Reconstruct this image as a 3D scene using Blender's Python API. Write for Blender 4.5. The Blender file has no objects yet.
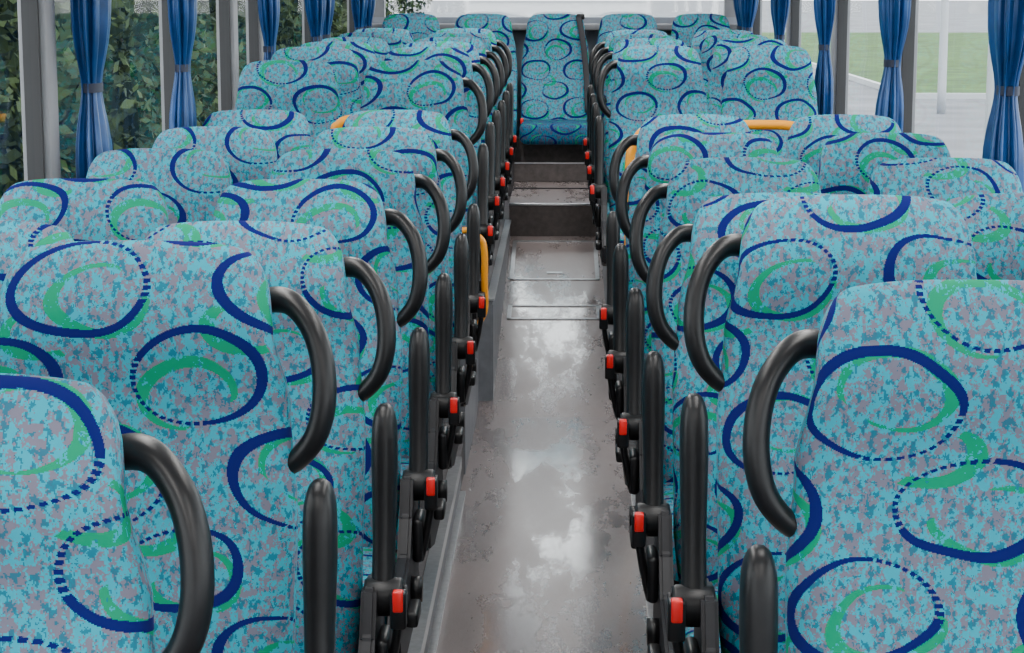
import bpy, bmesh, math, random
import numpy as np
from mathutils import Vector, Matrix
random.seed(4); rng=np.random.default_rng(5)
S=bpy.context.scene
COL=S.collection

# ---------------------------------------------------------------- helpers
def link(o,parent=None):
    COL.objects.link(o)
    if parent: o.parent=parent
    return o
def mesh(name,verts,faces,mats=(),smooth=False,fm=None):
    me=bpy.data.meshes.new(name); me.from_pydata(verts,[],faces)
    for m in mats: me.materials.append(m)
    if fm is not None:
        for p,i in zip(me.polygons,fm): p.material_index=i
    if smooth:
        for p in me.polygons: p.use_smooth=True
    me.update(); return me
def obj(name,me,parent=None,loc=(0,0,0)):
    o=bpy.data.objects.new(name,me); o.location=loc; return link(o,parent)
def empty(name,loc=(0,0,0)):
    o=bpy.data.objects.new(name,None); o.location=loc; o.empty_display_size=.1; return link(o)
def boxme(name,x0,x1,y0,y1,z0,z1,mat,bev=0.0,seg=2):
    bm=bmesh.new(); bmesh.ops.create_cube(bm,size=1)
    for v in bm.verts:
        v.co=Vector(((x0+x1)/2+v.co.x*(x1-x0),(y0+y1)/2+v.co.y*(y1-y0),(z0+z1)/2+v.co.z*(z1-z0)))
    if bev>0: bmesh.ops.bevel(bm,geom=bm.edges[:]+bm.verts[:],offset=bev,segments=seg,profile=.5,affect='EDGES')
    me=bpy.data.meshes.new(name); bm.to_mesh(me); bm.free(); me.materials.append(mat)
    if bev>0:
        for p in me.polygons: p.use_smooth=True
    return me
def box(name,x0,x1,y0,y1,z0,z1,mat,bev=0.0,parent=None,seg=2):
    return obj(name,boxme(name,x0,x1,y0,y1,z0,z1,mat,bev,seg),parent)
def catmull(pts,n=8):
    P=[Vector(p) for p in pts]; P=[2*P[0]-P[1]]+P+[2*P[-1]-P[-2]]; out=[]
    for i in range(1,len(P)-2):
        a,b,c,d=P[i-1:i+3]
        for k in range(n):
            t=k/n
            out.append(.5*((2*b)+(-a+c)*t+(2*a-5*b+4*c-d)*t*t+(-a+3*b-3*c+d)*t**3))
    out.append(P[-2]); return out
def tubeme(name,pts,r,mat,n=8,seg=12,ry=None,cat=True):
    path=catmull(pts,n) if cat else [Vector(p) for p in pts]
    N=len(path); V=[];F=[]
    up=Vector((0,1,0))
    for i,p in enumerate(path):
        t=(path[min(i+1,N-1)]-path[max(i-1,0)]).normalized()
        u=up if abs(t.dot(up))<.95 else Vector((1,0,0))
        a=t.cross(u).normalized(); b=a.cross(t).normalized()
        rr=r(i/(N-1)) if callable(r) else r
        rb=rr*(ry if ry else 1)
        for k in range(seg):
            an=2*math.pi*k/seg
            V.append(p+a*math.cos(an)*rr+b*math.sin(an)*rb)
    for i in range(N-1):
        for k in range(seg):
            k2=(k+1)%seg
            F.append((i*seg+k,i*seg+k2,(i+1)*seg+k2,(i+1)*seg+k))
    F.append(tuple(range(seg))[::-1]); F.append(tuple((N-1)*seg+k for k in range(seg)))
    return mesh(name,[tuple(v) for v in V],F,[mat],True)
def joinme(name,mes):
    bm=bmesh.new(); mats=[]
    for me in mes:
        off={}
        for i,m in enumerate(me.materials):
            if m not in mats: mats.append(m)
            off[i]=mats.index(m)
        n0=len(bm.faces); bm.from_mesh(me); bm.faces.ensure_lookup_table()
        for f in bm.faces[n0:]: f.material_index=off.get(f.material_index,0)
    me=bpy.data.meshes.new(name); bm.to_mesh(me); bm.free()
    for m in mats: me.materials.append(m)
    return me

# ---------------------------------------------------------------- materials
def newmat(name):
    m=bpy.data.materials.new(name); m.use_nodes=True; nt=m.node_tree
    return m,nt,nt.nodes['Principled BSDF']
def simple(name,col,rough=.5,metal=0,spec=.5,noise=0,scale=30,bump=0):
    m,nt,b=newmat(name)
    b.inputs['Base Color'].default_value=(*col,1); b.inputs['Roughness'].default_value=rough
    b.inputs['Metallic'].default_value=metal; b.inputs['Specular IOR Level'].default_value=spec
    tc=nt.nodes.new('ShaderNodeTexCoord'); nz=nt.nodes.new('ShaderNodeTexNoise'); nz.inputs['Scale'].default_value=scale
    nz.inputs['Detail'].default_value=5
    nt.links.new(tc.outputs['Object'],nz.inputs['Vector'])
    if noise>0:
        r=nt.nodes.new('ShaderNodeValToRGB'); nt.links.new(nz.outputs['Fac'],r.inputs['Fac'])
        r.color_ramp.elements[0].position=.3; r.color_ramp.elements[1].position=.7
        r.color_ramp.elements[0].color=(*[c*(1-noise) for c in col],1); r.color_ramp.elements[1].color=(*[min(1,c*(1+noise)) for c in col],1)
        nt.links.new(r.outputs['Color'],b.inputs['Base Color'])
    if bump>0:
        bp=nt.nodes.new('ShaderNodeBump'); bp.inputs['Strength'].default_value=bump; bp.inputs['Distance'].default_value=.01
        nt.links.new(nz.outputs['Fac'],bp.inputs['Height']); nt.links.new(bp.outputs['Normal'],b.inputs['Normal'])
    return m

def fabric_mat(name='moquette_fabric',cyan=(.018,.315,.415),grey=(.155,.150,.200),teal=(.006,.125,.195)):
    m,nt,b=newmat(name); N=nt.nodes; L=nt.links
    def val(op,a,b_=None,c=None):
        n=N.new('ShaderNodeMath'); n.operation=op
        for i,x in enumerate((a,b_,c)):
            if x is None: continue
            if isinstance(x,(int,float)): n.inputs[i].default_value=x
            else: L.new(x,n.inputs[i])
        return n.outputs[0]
    def vec(op,a,b_=None,c=None):
        n=N.new('ShaderNodeVectorMath'); n.operation=op
        for i,x in enumerate((a,b_,c)):
            if x is None: continue
            if isinstance(x,tuple): n.inputs[i].default_value=x
            else: L.new(x,n.inputs[i])
        return n.outputs['Value'] if op in('LENGTH','DOT_PRODUCT') else n.outputs[0]
    def mix(f,a,c):
        n=N.new('ShaderNodeMix'); n.data_type='RGBA'
        L.new(f,n.inputs[0]) if not isinstance(f,float) else setattr(n.inputs[0],'default_value',f)
        for i,x in ((6,a),(7,c)):
            if isinstance(x,tuple): n.inputs[i].default_value=(*x,1)
            else: L.new(x,n.inputs[i])
        return n.outputs[2]
    uv=N.new('ShaderNodeUVMap').outputs[0]
    oi=N.new('ShaderNodeObjectInfo').outputs['Random']
    cx=N.new('ShaderNodeCombineXYZ')
    L.new(val('MULTIPLY',oi,3.7),cx.inputs[0]); L.new(val('MULTIPLY',oi,11.3),cx.inputs[1])
    base=vec('ADD',uv,cx.outputs[0])
    q=vec('SNAP',base,(.0013,.0013,1.0))
    def noise(v,scale,det=2,rough=.5,sc=(1,1,1),out='Fac'):
        n=N.new('ShaderNodeTexNoise'); n.inputs['Scale'].default_value=scale; n.inputs['Detail'].default_value=det
        n.inputs['Roughness'].default_value=rough
        L.new(vec('MULTIPLY',v,sc),n.inputs['Vector']); return n.outputs[out]
    n1=noise(q,52,5,.80,(1.2,.85,1)); n2=noise(q,85,3,.68,(1.2,.8,1))
    f1=val('GREATER_THAN',n1,.50); f2=val('GREATER_THAN',n2,.555)
    c=mix(f1,cyan,grey)
    c=mix(val('MULTIPLY',f2,.85),c,teal)
    wn=noise(base,5.5,1,.5,(1,1,1),'Color')
    wq=vec('ADD',q,vec('MULTIPLY',vec('SUBTRACT',wn,(.5,.5,.5)),(.055,.04,0)))
    P=(.27,.49)
    def ring(cxy,r,k,off,dashes,open_,solid):
        p=vec('WRAP',vec('SUBTRACT',wq,(cxy[0],cxy[1],0)),(P[0]/2,P[1]/2,1.0),(-P[0]/2,-P[1]/2,-1.0))
        pn=vec('MULTIPLY',p,(1/r[0],1/r[1],0))
        o=vec('LENGTH',pn)
        i=vec('LENGTH',vec('MULTIPLY',vec('SUBTRACT',p,(off[0],off[1],0)),(1/(r[0]*k),1/(r[1]*k),0)))
        s=N.new('ShaderNodeSeparateXYZ'); L.new(pn,s.inputs[0])
        ln=math.hypot(*off); dr=(-off[0]/ln,-off[1]/ln,0)
        dt=vec('DOT_PRODUCT',pn,dr)
        if solid>-1:
            th=val('ARCTAN2',s.outputs[1],s.outputs[0])
            d=val('GREATER_THAN',val('SINE',val('MULTIPLY',th,dashes)),-.45)
            d=val('MAXIMUM',d,val('GREATER_THAN',dt,solid))
            d=val('MULTIPLY',d,val('GREATER_THAN',dt,open_))
        else: d=val('GREATER_THAN',dt,open_)
        return val('MULTIPLY',val('MULTIPLY',val('LESS_THAN',o,1.0),val('GREATER_THAN',i,1.0)),d)
    blues=[((.0,.0),(.097,.065),.87,(.004,.0028),-2,-.6),((.135,.12),(.088,.061),.865,(-.004,.003),-2,-.4),
           ((.015,.245),(.094,.065),.87,(.003,-.004),-2,-.65),((.15,.37),(.089,.063),.87,(-.004,-.003),-2,-.45)]
    greens=[((.028,-.018),(.070,.048),.81,(.005,.004),-.85,-1),((.155,.102),(.066,.045),.80,(-.005,.005),-.7,-1),
            ((.033,.263),(.068,.046),.81,(-.005,-.004),-.9,-1),((.135,.348),(.066,.047),.81,(.005,-.005),-.75,-1),((.085,.182),(.060,.038),.75,(-.008,.005),-.1,-1),((.21,.43),(.055,.036),.75,(.008,.004),-.2,-1)]
    g=None
    for a in greens:
        r=ring(*a[:4],34,*a[4:]); g=r if g is None else val('MAXIMUM',g,r)
    g=val('MULTIPLY',g,val('GREATER_THAN',n1,.43))
    bl=None
    for a in blues:
        r=ring(*a[:4],44,*a[4:]); bl=r if bl is None else val('MAXIMUM',bl,r)
    c=mix(g,c,(.002,.245,.125)); c=mix(bl,c,(.006,.009,.110))
    L.new(c,b.inputs['Base Color']); b.inputs['Roughness'].default_value=.9
    b.inputs['Specular IOR Level'].default_value=.08
    return m
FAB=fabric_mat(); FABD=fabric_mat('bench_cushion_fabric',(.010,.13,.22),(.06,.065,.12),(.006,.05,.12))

def floor_mat():
    m,nt,b=newmat('vinyl_floor'); N=nt.nodes; L=nt.links
    tc=N.new('ShaderNodeTexCoord')
    def noise(sc,det,rough=.6,vs=(1,1,1)):
        mp=N.new('ShaderNodeMapping'); mp.inputs['Scale'].default_value=vs; L.new(tc.outputs['Object'],mp.inputs[0])
        n=N.new('ShaderNodeTexNoise'); n.inputs['Scale'].default_value=sc; n.inputs['Detail'].default_value=det; n.inputs['Roughness'].default_value=rough
        L.new(mp.outputs[0],n.inputs['Vector']); return n.outputs['Fac']
    a=noise(2.6,8,.70,(1.7,.5,1)); s=noise(220,2)
    r=N.new('ShaderNodeValToRGB'); L.new(a,r.inputs[0])
    e=r.color_ramp.elements; e[0].position=.3; e[0].color=(.195,.152,.147,1); e[1].position=.75; e[1].color=(.28,.235,.23,1)
    mx=N.new('ShaderNodeMix'); mx.data_type='RGBA'; mx.blend_type='MULTIPLY'; mx.inputs[0].default_value=.5
    L.new(r.outputs[0],mx.inputs[6]); L.new(s,mx.inputs[7]); L.new(mx.outputs[2],b.inputs['Base Color'])
    r2=N.new('ShaderNodeValToRGB'); L.new(a,r2.inputs[0]); e=r2.color_ramp.elements
    e[0].position=.46; e[0].color=(.36,.36,.36,1); e[1].position=.60; e[1].color=(.16,.16,.16,1)
    L.new(r2.outputs[0],b.inputs['Roughness'])
    b.inputs['Specular IOR Level'].default_value=1.0
    r3=N.new('ShaderNodeValToRGB'); L.new(a,r3.inputs[0]); e=r3.color_ramp.elements
    e[0].position=.48; e[0].color=(.2,.2,.2,1); e[1].position=.58; e[1].color=(1,1,1,1)
    L.new(r3.outputs[0],b.inputs['Coat Weight']); b.inputs['Coat Roughness'].default_value=.14; b.inputs['Coat IOR'].default_value=1.8
    bp=N.new('ShaderNodeBump'); bp.inputs['Strength'].default_value=.10; bp.inputs['Distance'].default_value=.002
    L.new(s,bp.inputs['Height']); L.new(bp.outputs[0],b.inputs['Normal'])
    return m
VINYL=floor_mat()
BLACK=simple('black_plastic',(.007,.007,.008),.38,0,.3,.2,60)
DARK=simple('dark_grey_plastic',(.014,.014,.017),.5,0,.3,.2,40)
RISER=simple('riser_vinyl',(.07,.058,.056),.5,0,.4,.25,40)
STRAP=simple('belt_webbing',(.015,.015,.02),.7)
SHELL=simple('seat_back_shell',(.02,.022,.028),.5)
RED=simple('red_button',(.75,.010,.010),.35)
ALU=simple('brushed_aluminium',(.50,.51,.53),.32,.9,.5,.12,50)
GREYP=simple('platform_side_grey',(.17,.18,.20),.5,.2,.5,.15,20)
YEL=simple('yellow_handrail',(.85,.32,.008),.35)
WALLM=simple('wall_trim_grey',(.26,.29,.34),.6,0,.4,.08,12)
PILM=simple('pillar_trim_beige',(.22,.225,.24),.6,0,.4,.08,12)
CEIL=simple('ceiling_fabric',(.70,.71,.72),.85,0,.3,.04,30)
RUB=simple('window_rubber',(.02,.02,.022),.6)
CUR=simple('blue_satin_curtain',(.002,.050,.18),.30,.25,.7,.3,14)
TIE=simple('curtain_tie',(.003,.008,.03),.6)
ASPH=simple('asphalt',(.14,.145,.16),.8,0,.3,.3,.6)
GRASS=simple('grass',(.045,.10,.02),.9,0,.2,.5,1.2)
LAMPP=simple('painted_post',(.42,.44,.46),.5)
BARK=simple('bark',(.05,.04,.03),.9)
CARP=simple('platform_vinyl',(.07,.065,.07),.6,0,.4,.3,60)

def glass_mat():
    m=bpy.data.materials.new('window_glass'); m.use_nodes=True; nt=m.node_tree; nt.nodes.clear()
    o=nt.nodes.new('ShaderNodeOutputMaterial'); t=nt.nodes.new('ShaderNodeBsdfTransparent'); g=nt.nodes.new('ShaderNodeBsdfGlossy')
    t.inputs[0].default_value=(.93,.97,.96,1); g.inputs['Roughness'].default_value=.03
    mx=nt.nodes.new('ShaderNodeMixShader'); mx.inputs[0].default_value=.18
    nt.links.new(t.outputs[0],mx.inputs[1]); nt.links.new(g.outputs[0],mx.inputs[2]); nt.links.new(mx.outputs[0],o.inputs[0])
    return m
GLASS=glass_mat()
def leaf_mat(name,c1,c2):
    m,nt,b=newmat(name); N=nt.nodes; L=nt.links
    g=N.new('ShaderNodeNewGeometry'); r=N.new('ShaderNodeValToRGB'); L.new(g.outputs['Random Per Island'],r.inputs[0])
    r.color_ramp.elements[0].color=(*c1,1); r.color_ramp.elements[1].color=(*c2,1)
    L.new(r.outputs[0],b.inputs['Base Color']); b.inputs['Roughness'].default_value=.8; b.inputs['Specular IOR Level'].default_value=.15
    return m
LEAF=leaf_mat('tree_leaves',(.010,.020,.007),(.060,.090,.030))

# ---------------------------------------------------------------- seat parts
BL=.78; TILT=math.radians(12); HZ=.42
def lerp(tab,s):
    for (a,va),(b_,vb) in zip(tab,tab[1:]):
        if s<=b_:
            t=(s-a)/(b_-a); t=t*t*(3-2*t); return va+(vb-va)*t
    return tab[-1][1]
def backrest_mesh():
    W=[(0,.20),(.12,.213),(.42,.214),(.56,.203),(.68,.181),(.78,.169)]
    T=[(0,.10),(.25,.10),(.5,.085),(.62,.10),(.78,.095)]
    OFF=[(0,.0),(.2,-.012),(.42,.012),(.56,.010),(.67,-.024),(.78,-.006)]
    s_list=[0,.02,.06,.12,.18,.24,.30,.36,.41,.45,.49,.53,.57,.60,.63,.66,.69,.71,.725]
    R=.055; nseg=44; V=[];UV=[];F=[];FM=[]
    qs=[.3,.55,.74,.87,.95,.985]
    levels=[(s,0) for s in s_list]+[(BL-R+R*q,q) for q in qs]
    for s,q in levels:
        w=lerp(W,s); t=lerp(T,s); o=lerp(OFF,s)
        k=math.sqrt(max(0,1-q*q)); w=w-R*.66*(1-k); t=t*(.25+.75*k**.8)
        if s<.05: t*=.7+.3*s/.05
        arc=0; prev=None; ring=[]
        for i in range(nseg):
            an=-math.pi/2+2*math.pi*i/nseg
            ca,sa=math.cos(an),math.sin(an)
            n=3.4
            x=w*math.copysign(abs(ca)**(2/n),ca); y=t/2*math.copysign(abs(sa)**(2/n),sa)
            xx=min(1,abs(x)/w)
            if sa<0:
                rec=.018*max(0,1-abs(s-.25)/.3)
                y+=rec*(1-xx**2)*1.2
                y-=.013*math.exp(-((xx-.78)/.14)**2)*max(0,1-abs(s-.28)/.32)
            zc=s - .009*(xx**3)*min(1,max(0,(s-.55)/.2))
            ring.append((x,y+o,zc))
        for i in range(nseg+1):
            x,y,z=ring[i%nseg]
            if i: arc+=math.hypot(x-prev[0],y-prev[1])
            UV.append(arc); prev=(x,y)
        tot=arc
        for i in range(nseg+1):
            idx=len(UV)-(nseg+1)+i
            a=UV[idx]; UV[idx]=(a if i<=nseg//2 else a-tot, s)
        V+= [ (x,y*math.cos(TILT)+z*math.sin(TILT), HZ+z*math.cos(TILT)-y*math.sin(TILT)) for x,y,z in ring]
    nl=len(levels); uvf=[]
    for l in range(nl-1):
        for i in range(nseg):
            j=(i+1)%nseg
            F.append((l*nseg+i,l*nseg+j,(l+1)*nseg+j,(l+1)*nseg+i))
            back = nseg*.28<i+.5<nseg*.72 and levels[l][0]<.69
            FM.append(1 if back else 0)
            a0=UV[l*(nseg+1)+i];b0=UV[l*(nseg+1)+i+1];c0=UV[(l+1)*(nseg+1)+i+1];d0=UV[(l+1)*(nseg+1)+i]
            if i==nseg//2: b0=(a0[0]+.02,b0[1]); c0=(d0[0]+.02,c0[1])
            uvf.append([a0,b0,c0,d0])
    F.append(tuple(range(nseg))[::-1]); FM.append(1); uvf.append([(0,0)]*nseg)
    F.append(tuple((nl-1)*nseg+i for i in range(nseg))); FM.append(0)
    uvf.append([(V[(nl-1)*nseg+i][0],.78) for i in range(nseg)])
    me=mesh('backrest',V,F,[FAB,SHELL],True,FM)
    lay=me.uv_layers.new(name='UVMap')
    for p,u in zip(me.polygons,uvf):
        for li,c in zip(p.loop_indices,u): lay.data[li].uv=c
    return me
def cushion_mesh(mat):
    bm=bmesh.new(); bmesh.ops.create_cube(bm,size=1)
    for v in bm.verts: v.co=Vector((v.co.x*.43,-.21+v.co.y*.46,.385+v.co.z*.13))
    bmesh.ops.bevel(bm,geom=bm.edges[:],offset=.045,segments=4,profile=.5,affect='EDGES')
    for v in bm.verts:
        if v.co.z>.44: v.co.z-=.012*(1-(v.co.x/.21)**2)
    uvl=bm.loops.layers.uv.new('UVMap')
    for f in bm.faces:
        f.smooth=True
        for l in f.loops:
            c=l.vert.co; l[uvl].uv=(c.x, -c.y*1.0-c.z)
    me=bpy.data.meshes.new('cushion'); bm.to_mesh(me); bm.free(); me.materials.append(mat); return me
def bp(x,d,s):
    return (x, d*math.cos(TILT)+s*math.sin(TILT), HZ+s*math.cos(TILT)-d*math.sin(TILT))
def handle_mesh(sg):
    pts=[bp(sg*.150,.030,.700),bp(sg*.185,.020,.704),bp(sg*.211,.006,.692),bp(sg*.236,-.008,.658),bp(sg*.249,-.014,.612),bp(sg*.250,-.014,.562),bp(sg*.238,-.008,.520),bp(sg*.212,.004,.490),bp(sg*.185,.02,.478)]
    r=lambda t:.0142+.0035*math.exp(-((t-.1)/.12)**2)+.002*math.exp(-((t-.55)/.3)**2)
    return tubeme('grab_handle',pts,r,BLACK,6,14,1.25)
def armrest_mesh(sg):
    x=sg*.255
    prof=[(0,.020,.026),(.02,.021,.029),(.06,.0195,.028),(.12,.019,.027),(.18,.0205,.031),(.24,.022,.034),(.28,.0218,.034),(.305,.0205,.032),(.320,.0175,.028),(.330,.0135,.021),(.336,.007,.011)]
    V=[];F=[];seg=18
    for s,rx,ry in prof:
        cy=-.06+s*.20+.012*math.sin(s/.336*math.pi); cz=.56+s
        for k in range(seg):
            a=2*math.pi*k/seg; n=2.7
            V.append((x+rx*math.copysign(abs(math.cos(a))**(2/n),math.cos(a)),cy+ry*math.copysign(abs(math.sin(a))**(2/n),math.sin(a)),cz))
    m=len(prof)
    for i in range(m-1):
        for k in range(seg): F.append((i*seg+k,i*seg+(k+1)%seg,(i+1)*seg+(k+1)%seg,(i+1)*seg+k))
    F.append(tuple(range(seg))[::-1]); F.append(tuple((m-1)*seg+k for k in range(seg)))
    a=mesh('a',V,F,[BLACK],True)
    b=tubeme('b',[(x-sg*.030,-.06,.585),(x-sg*.024,-.06,.585),(x+sg*.028,-.06,.585),(x+sg*.034,-.06,.585)],lambda t:.032 if .1<t<.9 else .029,BLACK,1,24,cat=False)
    c=tubeme('c',[(x+sg*.034,-.06,.585),(x+sg*.040,-.06,.585)],.020,DARK,1,20,cat=False)
    return joinme('armrest',[a,b,c])
def shield_mesh(sg):
    prof=[(.04,.60),(-.10,.61),(-.14,.54),(-.20,.475),(-.40,.44),(-.455,.40),(-.44,.33),(-.30,.30),(-.02,.30),(.06,.36)]
    x0,x1=sg*.222,sg*.248
    bm=bmesh.new(); a=[bm.verts.new((x0,y,z)) for y,z in prof]; b=[bm.verts.new((x1,y,z)) for y,z in prof]
    bm.faces.new(a); bm.faces.new(b[::-1])
    n=len(prof)
    for i in range(n): bm.faces.new((a[i],b[i],b[(i+1)%n],a[(i+1)%n]))
    bmesh.ops.recalc_face_normals(bm,faces=bm.faces)
    bmesh.ops.bevel(bm,geom=bm.edges[:],offset=.006,segments=2,affect='EDGES')
    me=bpy.data.meshes.new('s'); bm.to_mesh(me); bm.free(); me.materials.append(DARK)
    lever=boxme('l',min(sg*.248,sg*.272),max(sg*.248,sg*.272),-.33,-.23,.37,.40,BLACK,.006)
    knob=tubeme('k',[(sg*.246,-.17,.40),(sg*.27,-.17,.40)],.026,BLACK,1,16,cat=False)
    cap=boxme('c',min(sg*.248,sg*.268),max(sg*.248,sg*.268),-.13,-.03,.44,.53,BLACK,.008)
    return joinme('side_shield',[me,lever,knob,cap])
def buckle_mesh(sg):
    x=sg*.285
    stalk=tubeme('st',[(sg*.262,-.09,.44),(sg*.275,-.10,.50),(x,-.110,.56)],.008,BLACK,4,8,2.0)
    body=boxme('bd',x-.013,x+.013,-.130,-.100,.550,.612,BLACK,.004)
    r1=boxme('rd',x-.0085,x+.0085,-.1335,-.115,.580,.6155,RED,.003)
    return joinme('belt_buckle',[stalk,body,r1])
def pedestal_mesh(h):
    parts=[boxme('r1',-.20,.20,-.36,-.31,.285,.325,DARK,.004),boxme('r2',-.20,.20,-.10,-.05,.285,.325,DARK,.004)]
    if .285-h>.03:
        parts+=[boxme('leg',-.03,.03,-.32,-.09,h+.01,.29,DARK,.006),boxme('ft',-.06,.06,-.38,-.02,h,h+.016,ALU,.003)]
    return joinme('pedestal',parts)
BACK=backrest_mesh(); CUSH=cushion_mesh(FAB); CUSHD=cushion_mesh(FABD)
HAN={s:handle_mesh(s) for s in (1,-1)}; ARM={s:armrest_mesh(s) for s in (1,-1)}
SHI={s:shield_mesh(s) for s in (1,-1)}; BUC={s:buckle_mesh(s) for s in (1,-1)}
PED={}
TOPZ=HZ+BL*math.cos(TILT); TOPY=BL*math.sin(TILT)
def seat(x,D,zt,plat,sg=0,name='bus_seat',cush_dz=0,plain=False):
    root=empty(name,(x,D-TOPY,zt-TOPZ))
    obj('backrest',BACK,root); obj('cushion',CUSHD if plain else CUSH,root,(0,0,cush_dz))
    h=round(plat-(zt-TOPZ),3)
    if not plain:
        if h not in PED: PED[h]=pedestal_mesh(h)
        obj('pedestal',PED[h],root)
    if sg:
        obj('grab_handle',HAN[sg],root); obj('armrest',ARM[sg],root); obj('side_shield',SHI[sg],root); obj('belt_buckle',BUC[sg],root)
    else:
        s=1 if x<0 else -1
        obj('belt_buckle',BUC[s],root,(-s*.04,0,-.06))
    return root

PF=.12; PR=.44
left=[(1.88,1.337,-.59,PF),(2.66,1.364,-.56,PF),(3.44,1.30,-.545,PF),(4.2,1.30,-.54,PF),(4.99,1.30,-.535,PF),(5.77,1.30,-.53,PF),(6.57,1.30,-.53,PF),
      (7.38,1.43,-.53,PR),(8.15,1.455,-.53,PR),(8.93,1.455,-.53,PR),(9.7,1.455,-.53,PR),(10.48,1.46,-.53,PR),(11.25,1.465,-.53,PR)]
for D,z,x,p in left:
    seat(x,D,z,p,1); seat(max(x-.455,-1.025),D,z,p)
right=[(2.4,1.353,.485,PF),(3.16,1.376,.46,PF),(3.94,1.30,.435,PF),(4.76,1.30,.43,PF),(5.57,1.30,.42,PF),(6.36,1.30,.42,PF),
       (8.7,1.445,.42,PR),(9.5,1.455,.42,PR),(10.3,1.455,.42,PR),(11.1,1.46,.42,PR)]
for D,z,x,p in right:
    seat(x,D,z,p,-1); seat(x+.468,D,z,p)
for x in (-.93,-.48,-.03,.42,.87):
    rt=seat(x,12.72,1.525,.64,0,'rear_bench_seat',.095,True)
    if x==-.03:
        pts=[bp(.14,-.075,.755),bp(.165,-.085,.62),bp(.19,-.075,.40),bp(.20,-.09,.15)]
        obj('shoulder_belt',tubeme('belt',pts,.018,STRAP,5,10,.15),rt)
        obj('belt_guide',boxme('bg',.13,.18,.10,.15,1.15,1.185,BLACK,.006),rt)

# ---------------------------------------------------------------- bus shell
XL,XR=-1.27,1.19; YF,YB=-2.2,13.1; ZC=2.2
YS=10.9
prof=[(YF,0),(7.9,0.0),(YS,.36)]
def fz(D):
    for (a,za),(b_,zb) in zip(prof,prof[1:]):
        if D<=b_: return za+(zb-za)*(D-a)/(b_-a)
    return prof[-1][1]
xa,xb=-.335,.265
V=[];F=[]
ys=[YF,-.5,1,2.5,4,5.5,6.2,6.9,7.9,8.3,9,9.7,YS]
for y in ys: V+=[(xa,y,fz(y)),(xb,y,fz(y))]
n=len(ys)
for i in range(n-1): F.append((2*i,2*i+1,2*i+3,2*i+2))
b0=len(V)
for y in ys: V+=[(xa,y,-.3),(xb,y,-.3)]
for i in range(n-1):
    F.append((b0+2*i,b0+2*i+2,b0+2*i+3,b0+2*i+1))
    F.append((2*i,2*i+2,b0+2*i+2,b0+2*i)); F.append((2*i+1,b0+2*i+1,b0+2*i+3,2*i+3))
F.append((0,b0,b0+1,1)); F.append((2*n-2,2*n-1,b0+2*n-1,b0+2*n-2))
obj('floor',mesh('floor',V,F,[VINYL]))
e_=.004
box('seat_platform',XL+e_,xa,YF+e_,6.93,-.3,PF,CARP); box('seat_platform',xb,XR-e_,YF+e_,6.75,-.3,PF,CARP)
r=empty('raised_platform')
box('deck_wide',XL+e_,xa,6.93,8.1,-.3,PR,CARP,parent=r)
box('deck_front_cladding',XL+.006,xa,6.924,6.93,PF,PR,GREYP,parent=r)
box('deck_side_cladding',xa,xa+.006,6.93,8.1,.0,PR-.02,GREYP,parent=r)
box('deck_trim',xa-.02,xa+.012,6.92,8.1,PR,PR+.008,ALU,parent=r)
for nm,x0,x1,y0 in (('a',XL+e_,-.275,8.1),('b',.225,XR-e_,8.15)):
    if nm=='b': r=empty('raised_platform',(0,0,0))
    box('deck',x0,x1,y0,12.2,-.3,PR,CARP,parent=r)
    xi=x1 if nm=='a' else x0; s=1 if nm=='a' else -1
    box('aisle_cladding',min(xi,xi+s*.006),max(xi,xi+s*.006),y0,YS,0.0,PR-.02,GREYP,parent=r)
    box('front_cladding',x0+.002,x1,y0-.006,y0,-.0,PR,GREYP,parent=r)
    box('edge_trim',min(xi-s*.02,xi+s*.012),max(xi-s*.02,xi+s*.012),y0-.01,YS,PR,PR+.008,ALU,parent=r)
r=empty('rear_step')
ZT=.53
box('lower_step',-.275,.225,YS,12.2,-.3,ZT,VINYL,parent=r)
box('nosing',-.275,.225,YS-.015,YS+.02,ZT-.005,ZT+.008,ALU,.003,parent=r)
box('riser',-.27,.22,YS-.01,YS,.35,ZT-.007,RISER,parent=r)
box('line_2',-.27,.22,11.75,11.775,ZT,ZT+.006,DARK,parent=r)
r=empty('rear_bench_base')
box('base',XL+e_,XR-e_,12.2,YB-e_,-.3,.64,CARP,parent=r)
box('front_trim',-.275,.225,12.185,12.2,ZT+.002,.64,RISER,parent=r)
box('nosing',-.275,.225,12.18,12.21,.64,.648,ALU,parent=r)
box('bench_box',-1.2,1.12,12.36,YB-.05,.64,.78,RISER,parent=r)
for k,(x,s) in enumerate(((xa,1),(xb,-1))):
    r=empty('aisle_edge_trim')
    box('top_angle',min(x-s*.03,x+s*.006),max(x-s*.03,x+s*.006),YF+.01,6.67,PF,PF+.006,ALU,parent=r)
    box('side_strip',min(x,x+s*.006),max(x,x+s*.006),YF+.01,6.67,.085,PF,ALU,parent=r)
    box('kick_strip',min(x,x+s*.004),max(x,x+s*.004),YF+.01,6.67,.03,.075,GREYP,parent=r)
    box('floor_angle',min(x,x+s*.02),max(x,x+s*.02),YF+.01,6.65,0,.012,ALU,parent=r)
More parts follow.
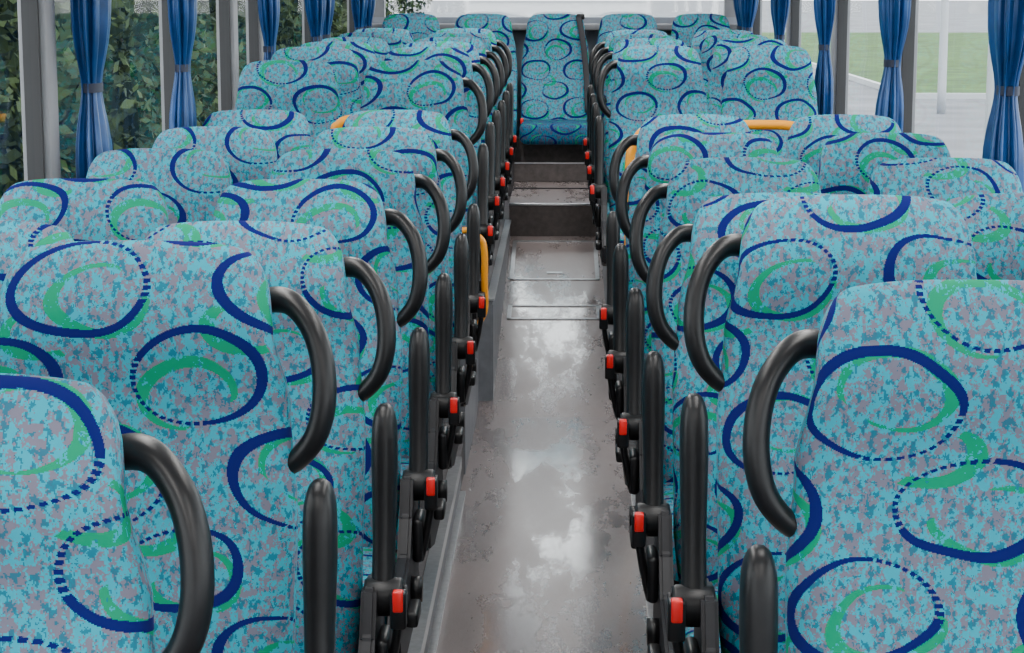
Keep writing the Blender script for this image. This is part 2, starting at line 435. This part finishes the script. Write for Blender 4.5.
def ramp_frame(name,x0,x1,y0,y1,w=.012):
    r=empty(name)
    def strip(a,b_,c,d):
        V=[];h=.004
        for (x,y) in ((a,c),(b_,c),(b_,d),(a,d)): V.append((x,y,fz(y)+.001))
        V+=[(x,y,z+h) for x,y,z in V]
        obj('frame_strip',mesh('strip',V,[(3,2,1,0),(4,5,6,7),(0,1,5,4),(1,2,6,5),(2,3,7,6),(3,0,4,7)],[ALU]),r)
    strip(x0,x1,y0,y0+w); strip(x0,x1,y1-w,y1); strip(x0,x0+w,y0,y1); strip(x1-w,x1,y0,y1)
    if y1-y0>.5: strip((x0+x1)/2-.04,(x0+x1)/2+.04,y0+.12,y0+.15)
ramp_frame('floor_hatch',-.25,.2,9.98,10.78,.02); ramp_frame('floor_hatch',-.245,.195,9.28,9.52,.02)
r=empty('door_step_well')
box('well_floor',xb,XR-e_,6.75,8.15,-.75,-.5,VINYL,parent=r)
box('well_step',xb,.62,6.75,8.15,-.5,-.2,VINYL,parent=r)
box('well_nosing',.60,.625,6.75,8.15,-.2,-.192,YEL,parent=r)
box('well_front',xb,XR-e_,6.752,6.76,-.5,PF-.001,GREYP,parent=r)
def hoop(pts,feet,rr=.016):
    r=empty('yellow_handrail')
    obj('rail_tube',tubeme('rail',pts,rr,YEL,6,12),r)
    for x,y,z in feet: obj('foot_flange',tubeme('fl',[(x,y,z),(x,y,z+.012)],rr*1.7,YEL,1,16,cat=False),r)
y=6.98
hoop([(-.56,y,PR),(-.56,y,.8),(-.56,y,1.12),(-.562,y,1.19),(-.585,y,1.235),(-.64,y,1.245),(-.72,y,1.245),(-.765,y,1.225),(-.78,y,1.17),(-.78,y,.8),(-.78,y,PR)],[(-.56,y,PR),(-.78,y,PR)])
hoop([(-.355,y,PR),(-.345,y,PR+.05),(-.29,y,PR+.09),(-.262,y,PR+.14),(-.262,y,.68),(-.262,y,.78),(-.275,y,.83),(-.33,y,.86),(-.37,y,.82),(-.372,y,.65),(-.372,y+.01,PR)],[(-.355,y,PR)],.012)
y=6.712; x_in=.232; x_out=.82
hoop([(.30,y,PF),(.285,y,PF+.07),(.245,y,PF+.13),(.232,y,PF+.20),(x_in,y,.75),(x_in,y,1.10),(x_in+.01,y,1.17),(x_in+.045,y,1.225),(x_in+.11,y,1.245),(x_in+.3,y,1.245),(x_out-.08,y,1.245),(x_out-.02,y,1.225),(x_out,y,1.17),(x_out,y,.9),(x_out,y,PF)],[(.30,y,PF),(x_out,y,PF)])

pill_L=[-.9,.6,2.1,3.6,5.08,6.86,8.0,8.75,10.65,12.9]
pill_R=[-.9,.6,2.1,3.6,5.45,7.3,9.0,10.8,12.9]
for side,X,s,pl in (('left',XL,-1,pill_L),('right',XR,1,pill_R)):
    a,b_=(X-.08,X) if s<0 else (X,X+.08)
    zs=.98
    box('wall_'+side,a,b_,YF,YB+.08,-.75,zs,WALLM)
    box('wall_%s_header'%side,a,b_,YF,YB+.08,1.98,ZC,WALLM)
    box('trim_sill_'+side,min(X,X-s*.025),max(X,X-s*.025),YF,YB,zs-.02,zs+.02,PILM,.006)
    for p in pl:
        r=empty('window_pillar')
        box('pillar',min(a,b_)+.005,max(a,b_)-.005,p-.05,p+.05,zs,1.98,PILM,.004,parent=r)
        for q in (p-.065,p+.055): box('rubber',a+.02,b_-.02,q-.005,q+.012,zs,1.98,RUB,parent=r)
    xs=(a+b_)/2
    for i,(p,q) in enumerate(zip(pl,pl[1:])):
        r=empty('window_%d'%(i+1+(10 if s>0 else 0)))
        obj('pane',mesh('pane',[(xs,p+.06,zs),(xs,q-.06,zs),(xs,q-.06,1.98),(xs,p+.06,1.98)],[(0,1,2,3)],[GLASS]),r)
box('wall_rear',XL,XR,YB,YB+.08,-.75,1.50,WALLM)
box('wall_rear_header',XL,XR,YB,YB+.08,2.15,ZC,WALLM)
box('wall_rear_corner',XL,XL+.14,YB,YB+.08,1.5,2.15,PILM); box('wall_rear_corner',XR-.14,XR,YB,YB+.08,1.5,2.15,PILM)
def ypane(r,x0,x1,y,z0,z1): obj('pane',mesh('pane',[(x0,y,z0),(x1,y,z0),(x1,y,z1),(x0,y,z1)],[(0,1,2,3)],[GLASS]),r)
ypane(empty('window_rear'),XL+.14,XR-.14,YB+.04,1.5,2.15)
box('trim_rear_shelf',XL+.01,XR-.01,12.9,YB-.002,1.42,1.46,PILM,.01)
box('wall_front',XL,XR,YF-.08,YF,-.75,.85,WALLM)
ypane(empty('window_front'),XL,XR,YF-.04,.85,1.45)
box('wall_front_header',XL,XR,YF-.08,YF,1.45,ZC,WALLM)  # unseen, brought down like a sun blind to cut windshield light on seats
box('ceiling',XL-.08,XR+.08,YF-.08,YB+.08,ZC,ZC+.06,CEIL)
em=bpy.data.materials.new('lamp_lens'); em.use_nodes=True; nb=em.node_tree.nodes['Principled BSDF']
nb.inputs['Emission Color'].default_value=(1,.98,.95,1); nb.inputs['Emission Strength'].default_value=3; nb.inputs['Base Color'].default_value=(.9,.9,.9,1)
for x in (-.50,.42):  # unseen glowing strips with area lights, added to brighten the interior
    for y in (0.5,3.2,5.9,8.6,11.3):
        r=empty('ceiling_lamp',(x,y,0))
        box('housing',-.09,.09,-1.0,1.0,ZC-.03,ZC-.001,PILM,.008,parent=r)
        box('lens',-.07,.07,-.97,.97,ZC-.04,ZC-.03,em,.003,parent=r)
        l=bpy.data.lights.new('lamp','AREA'); l.shape='RECTANGLE'; l.size=.13; l.size_y=1.9; l.energy=19; l.color=(1,.97,.93)
        o=bpy.data.objects.new('lamp_light',l); o.location=(0,0,ZC-.045); link(o,r)

# curtains
def curtain_mesh(rx,ry,tie,ph):
    zs=np.concatenate([np.linspace(1.02,tie-.1,8),np.linspace(tie-.08,tie+.08,9),np.linspace(tie+.12,1.97,12)])
    n=84;V=[];F=[]
    for z in zs:
        d=z-tie
        k=.55+.45*(1-math.exp(-(d/.10)**2)) + (.22*min(1,max(0,d)/.5))
        for i in range(n):
            a=2*math.pi*i/n
            pl=1+.20*math.sin(9*a+ph+1.5*d)+.09*math.sin(15*a+2*ph)
            V.append((rx*k*pl*math.cos(a)+.004*math.sin(7*z+ph),ry*k*pl*math.sin(a),z))
    m=len(zs)
    for j in range(m-1):
        for i in range(n): F.append((j*n+i,j*n+(i+1)%n,(j+1)*n+(i+1)%n,(j+1)*n+i))
    F.append(tuple(range(n))[::-1]); F.append(tuple((m-1)*n+i for i in range(n)))
    return mesh('curtain',V,F,[CUR],True)
def curtain(x,y,rx,ry,tie,ph):
    r=empty('window_curtain',(x,y,0)); obj('drape',curtain_mesh(rx,ry,tie,ph),r)
    pts=[(rx*.62*math.cos(a),ry*.62*math.sin(a),tie) for a in np.linspace(0,2*math.pi,25)]
    V=[];F=[]
    for z,e in ((tie-.012,1.0),(tie+.012,1.0)):
        V+=[(p[0]*1.08,p[1]*1.08,z) for p in pts[:-1]]
    for i in range(24): F.append((i,(i+1)%24,24+(i+1)%24,24+i))
    obj('tie_band',mesh('tie',V,F,[TIE],True),r)
for i,(y,rx,ry) in enumerate(((3.75,.036,.09),(5.24,.036,.09),(6.5,.034,.08),(8.45,.034,.08),(10.1,.040,.10),(10.5,.040,.10),(12.3,.042,.12),(12.75,.042,.12))):
    curtain(XL+.058,y,rx,ry,1.44,i*1.3)
for i,(y,rx,ry) in enumerate(((3.75,.036,.09),(5.15,.040,.09),(6.96,.040,.08),(8.75,.036,.08),(10.5,.038,.10),(12.35,.045,.13),(12.75,.045,.13))):
    curtain(XR-.062,y,rx,ry,1.44,i*1.7)

# ---------------------------------------------------------------- outside
ZG=-1.15
def plane(name,x0,x1,y0,y1,z,m): return obj(name,mesh(name,[(x0,y0,z),(x1,y0,z),(x1,y1,z),(x0,y1,z)],[(0,1,2,3)],[m]))
plane('ground_asphalt',-150,250,-60,400,ZG,ASPH)
plane('grass_verge',9,80,52,125,ZG+.03,GRASS)
box('kerb',8.85,9,52,125,ZG,ZG+.15,LAMPP); box('kerb',9,80,51.85,52,ZG,ZG+.15,LAMPP)
for x,y in ((8.6,46),(5.1,24)):
    r=empty('street_lamp',(x,y,ZG))
    obj('pole',tubeme('p',[(0,0,0),(0,0,3),(0,0,6),(.1,0,7),(.6,0,7.6),(1.3,0,7.7)],lambda t:.10-.05*t,LAMPP,5,12),r)
    box('lamp_head',1.1,1.8,-.12,.12,7.62,7.78,LAMPP,.04,parent=r)
def foliage(name,x0,x1,y0,y1,z0,z1,N,sz):
    c=np.column_stack([rng.uniform(x0,x1,N),rng.uniform(y0,y1,N),rng.uniform(z0,z1,N)])
    c[:,0]+=.7*np.sin(c[:,1]*.9)+.5*np.sin(c[:,2]*1.7+c[:,1]*.3)
    u=rng.normal(size=(N,3)); u/=np.linalg.norm(u,axis=1)[:,None]
    w=rng.normal(size=(N,3)); w=np.cross(u,w); w/=np.linalg.norm(w,axis=1)[:,None]
    s=rng.uniform(.6,1.4,N)[:,None]*sz
    V=np.stack([c-u*s,c+w*s*.5,c+u*s,c-w*s*.5],1).reshape(-1,3)
    F=np.arange(4*N).reshape(-1,4)
    me=bpy.data.meshes.new(name); me.from_pydata(V.tolist(),[],F.tolist()); me.materials.append(LEAF); me.update()
    return me
r=empty('tree_hedge')
obj('leaves',foliage('leaves',-6.6,-4.6,5,60,ZG,4.5,80000,.085),r)
obj('inner_leaves',foliage('leaves2',-9,-6.5,5,70,ZG,5,18000,.33),r)
for y in range(8,66,7):
    obj('trunk',tubeme('trunk',[(-6.5,y,ZG),(-6.4,y+.1,1),(-6.6,y,3),(-6.5,y-.2,5.5)],lambda t:.16-.08*t,BARK,4,10),r)

w=bpy.data.worlds.new('overcast_sky'); S.world=w; w.use_nodes=True
bg=w.node_tree.nodes['Background']; bg.inputs[0].default_value=(.95,.97,1,1); bg.inputs[1].default_value=5.6

cd=bpy.data.cameras.new('camera'); cd.lens=36*2020/1024; cd.sensor_width=36; cd.clip_end=1000
cam=bpy.data.objects.new('camera',cd); cam.location=(0,0,1.7)
cam.rotation_euler=(math.radians(90-9.58),0,math.radians(1.36)); link(cam); S.camera=cam
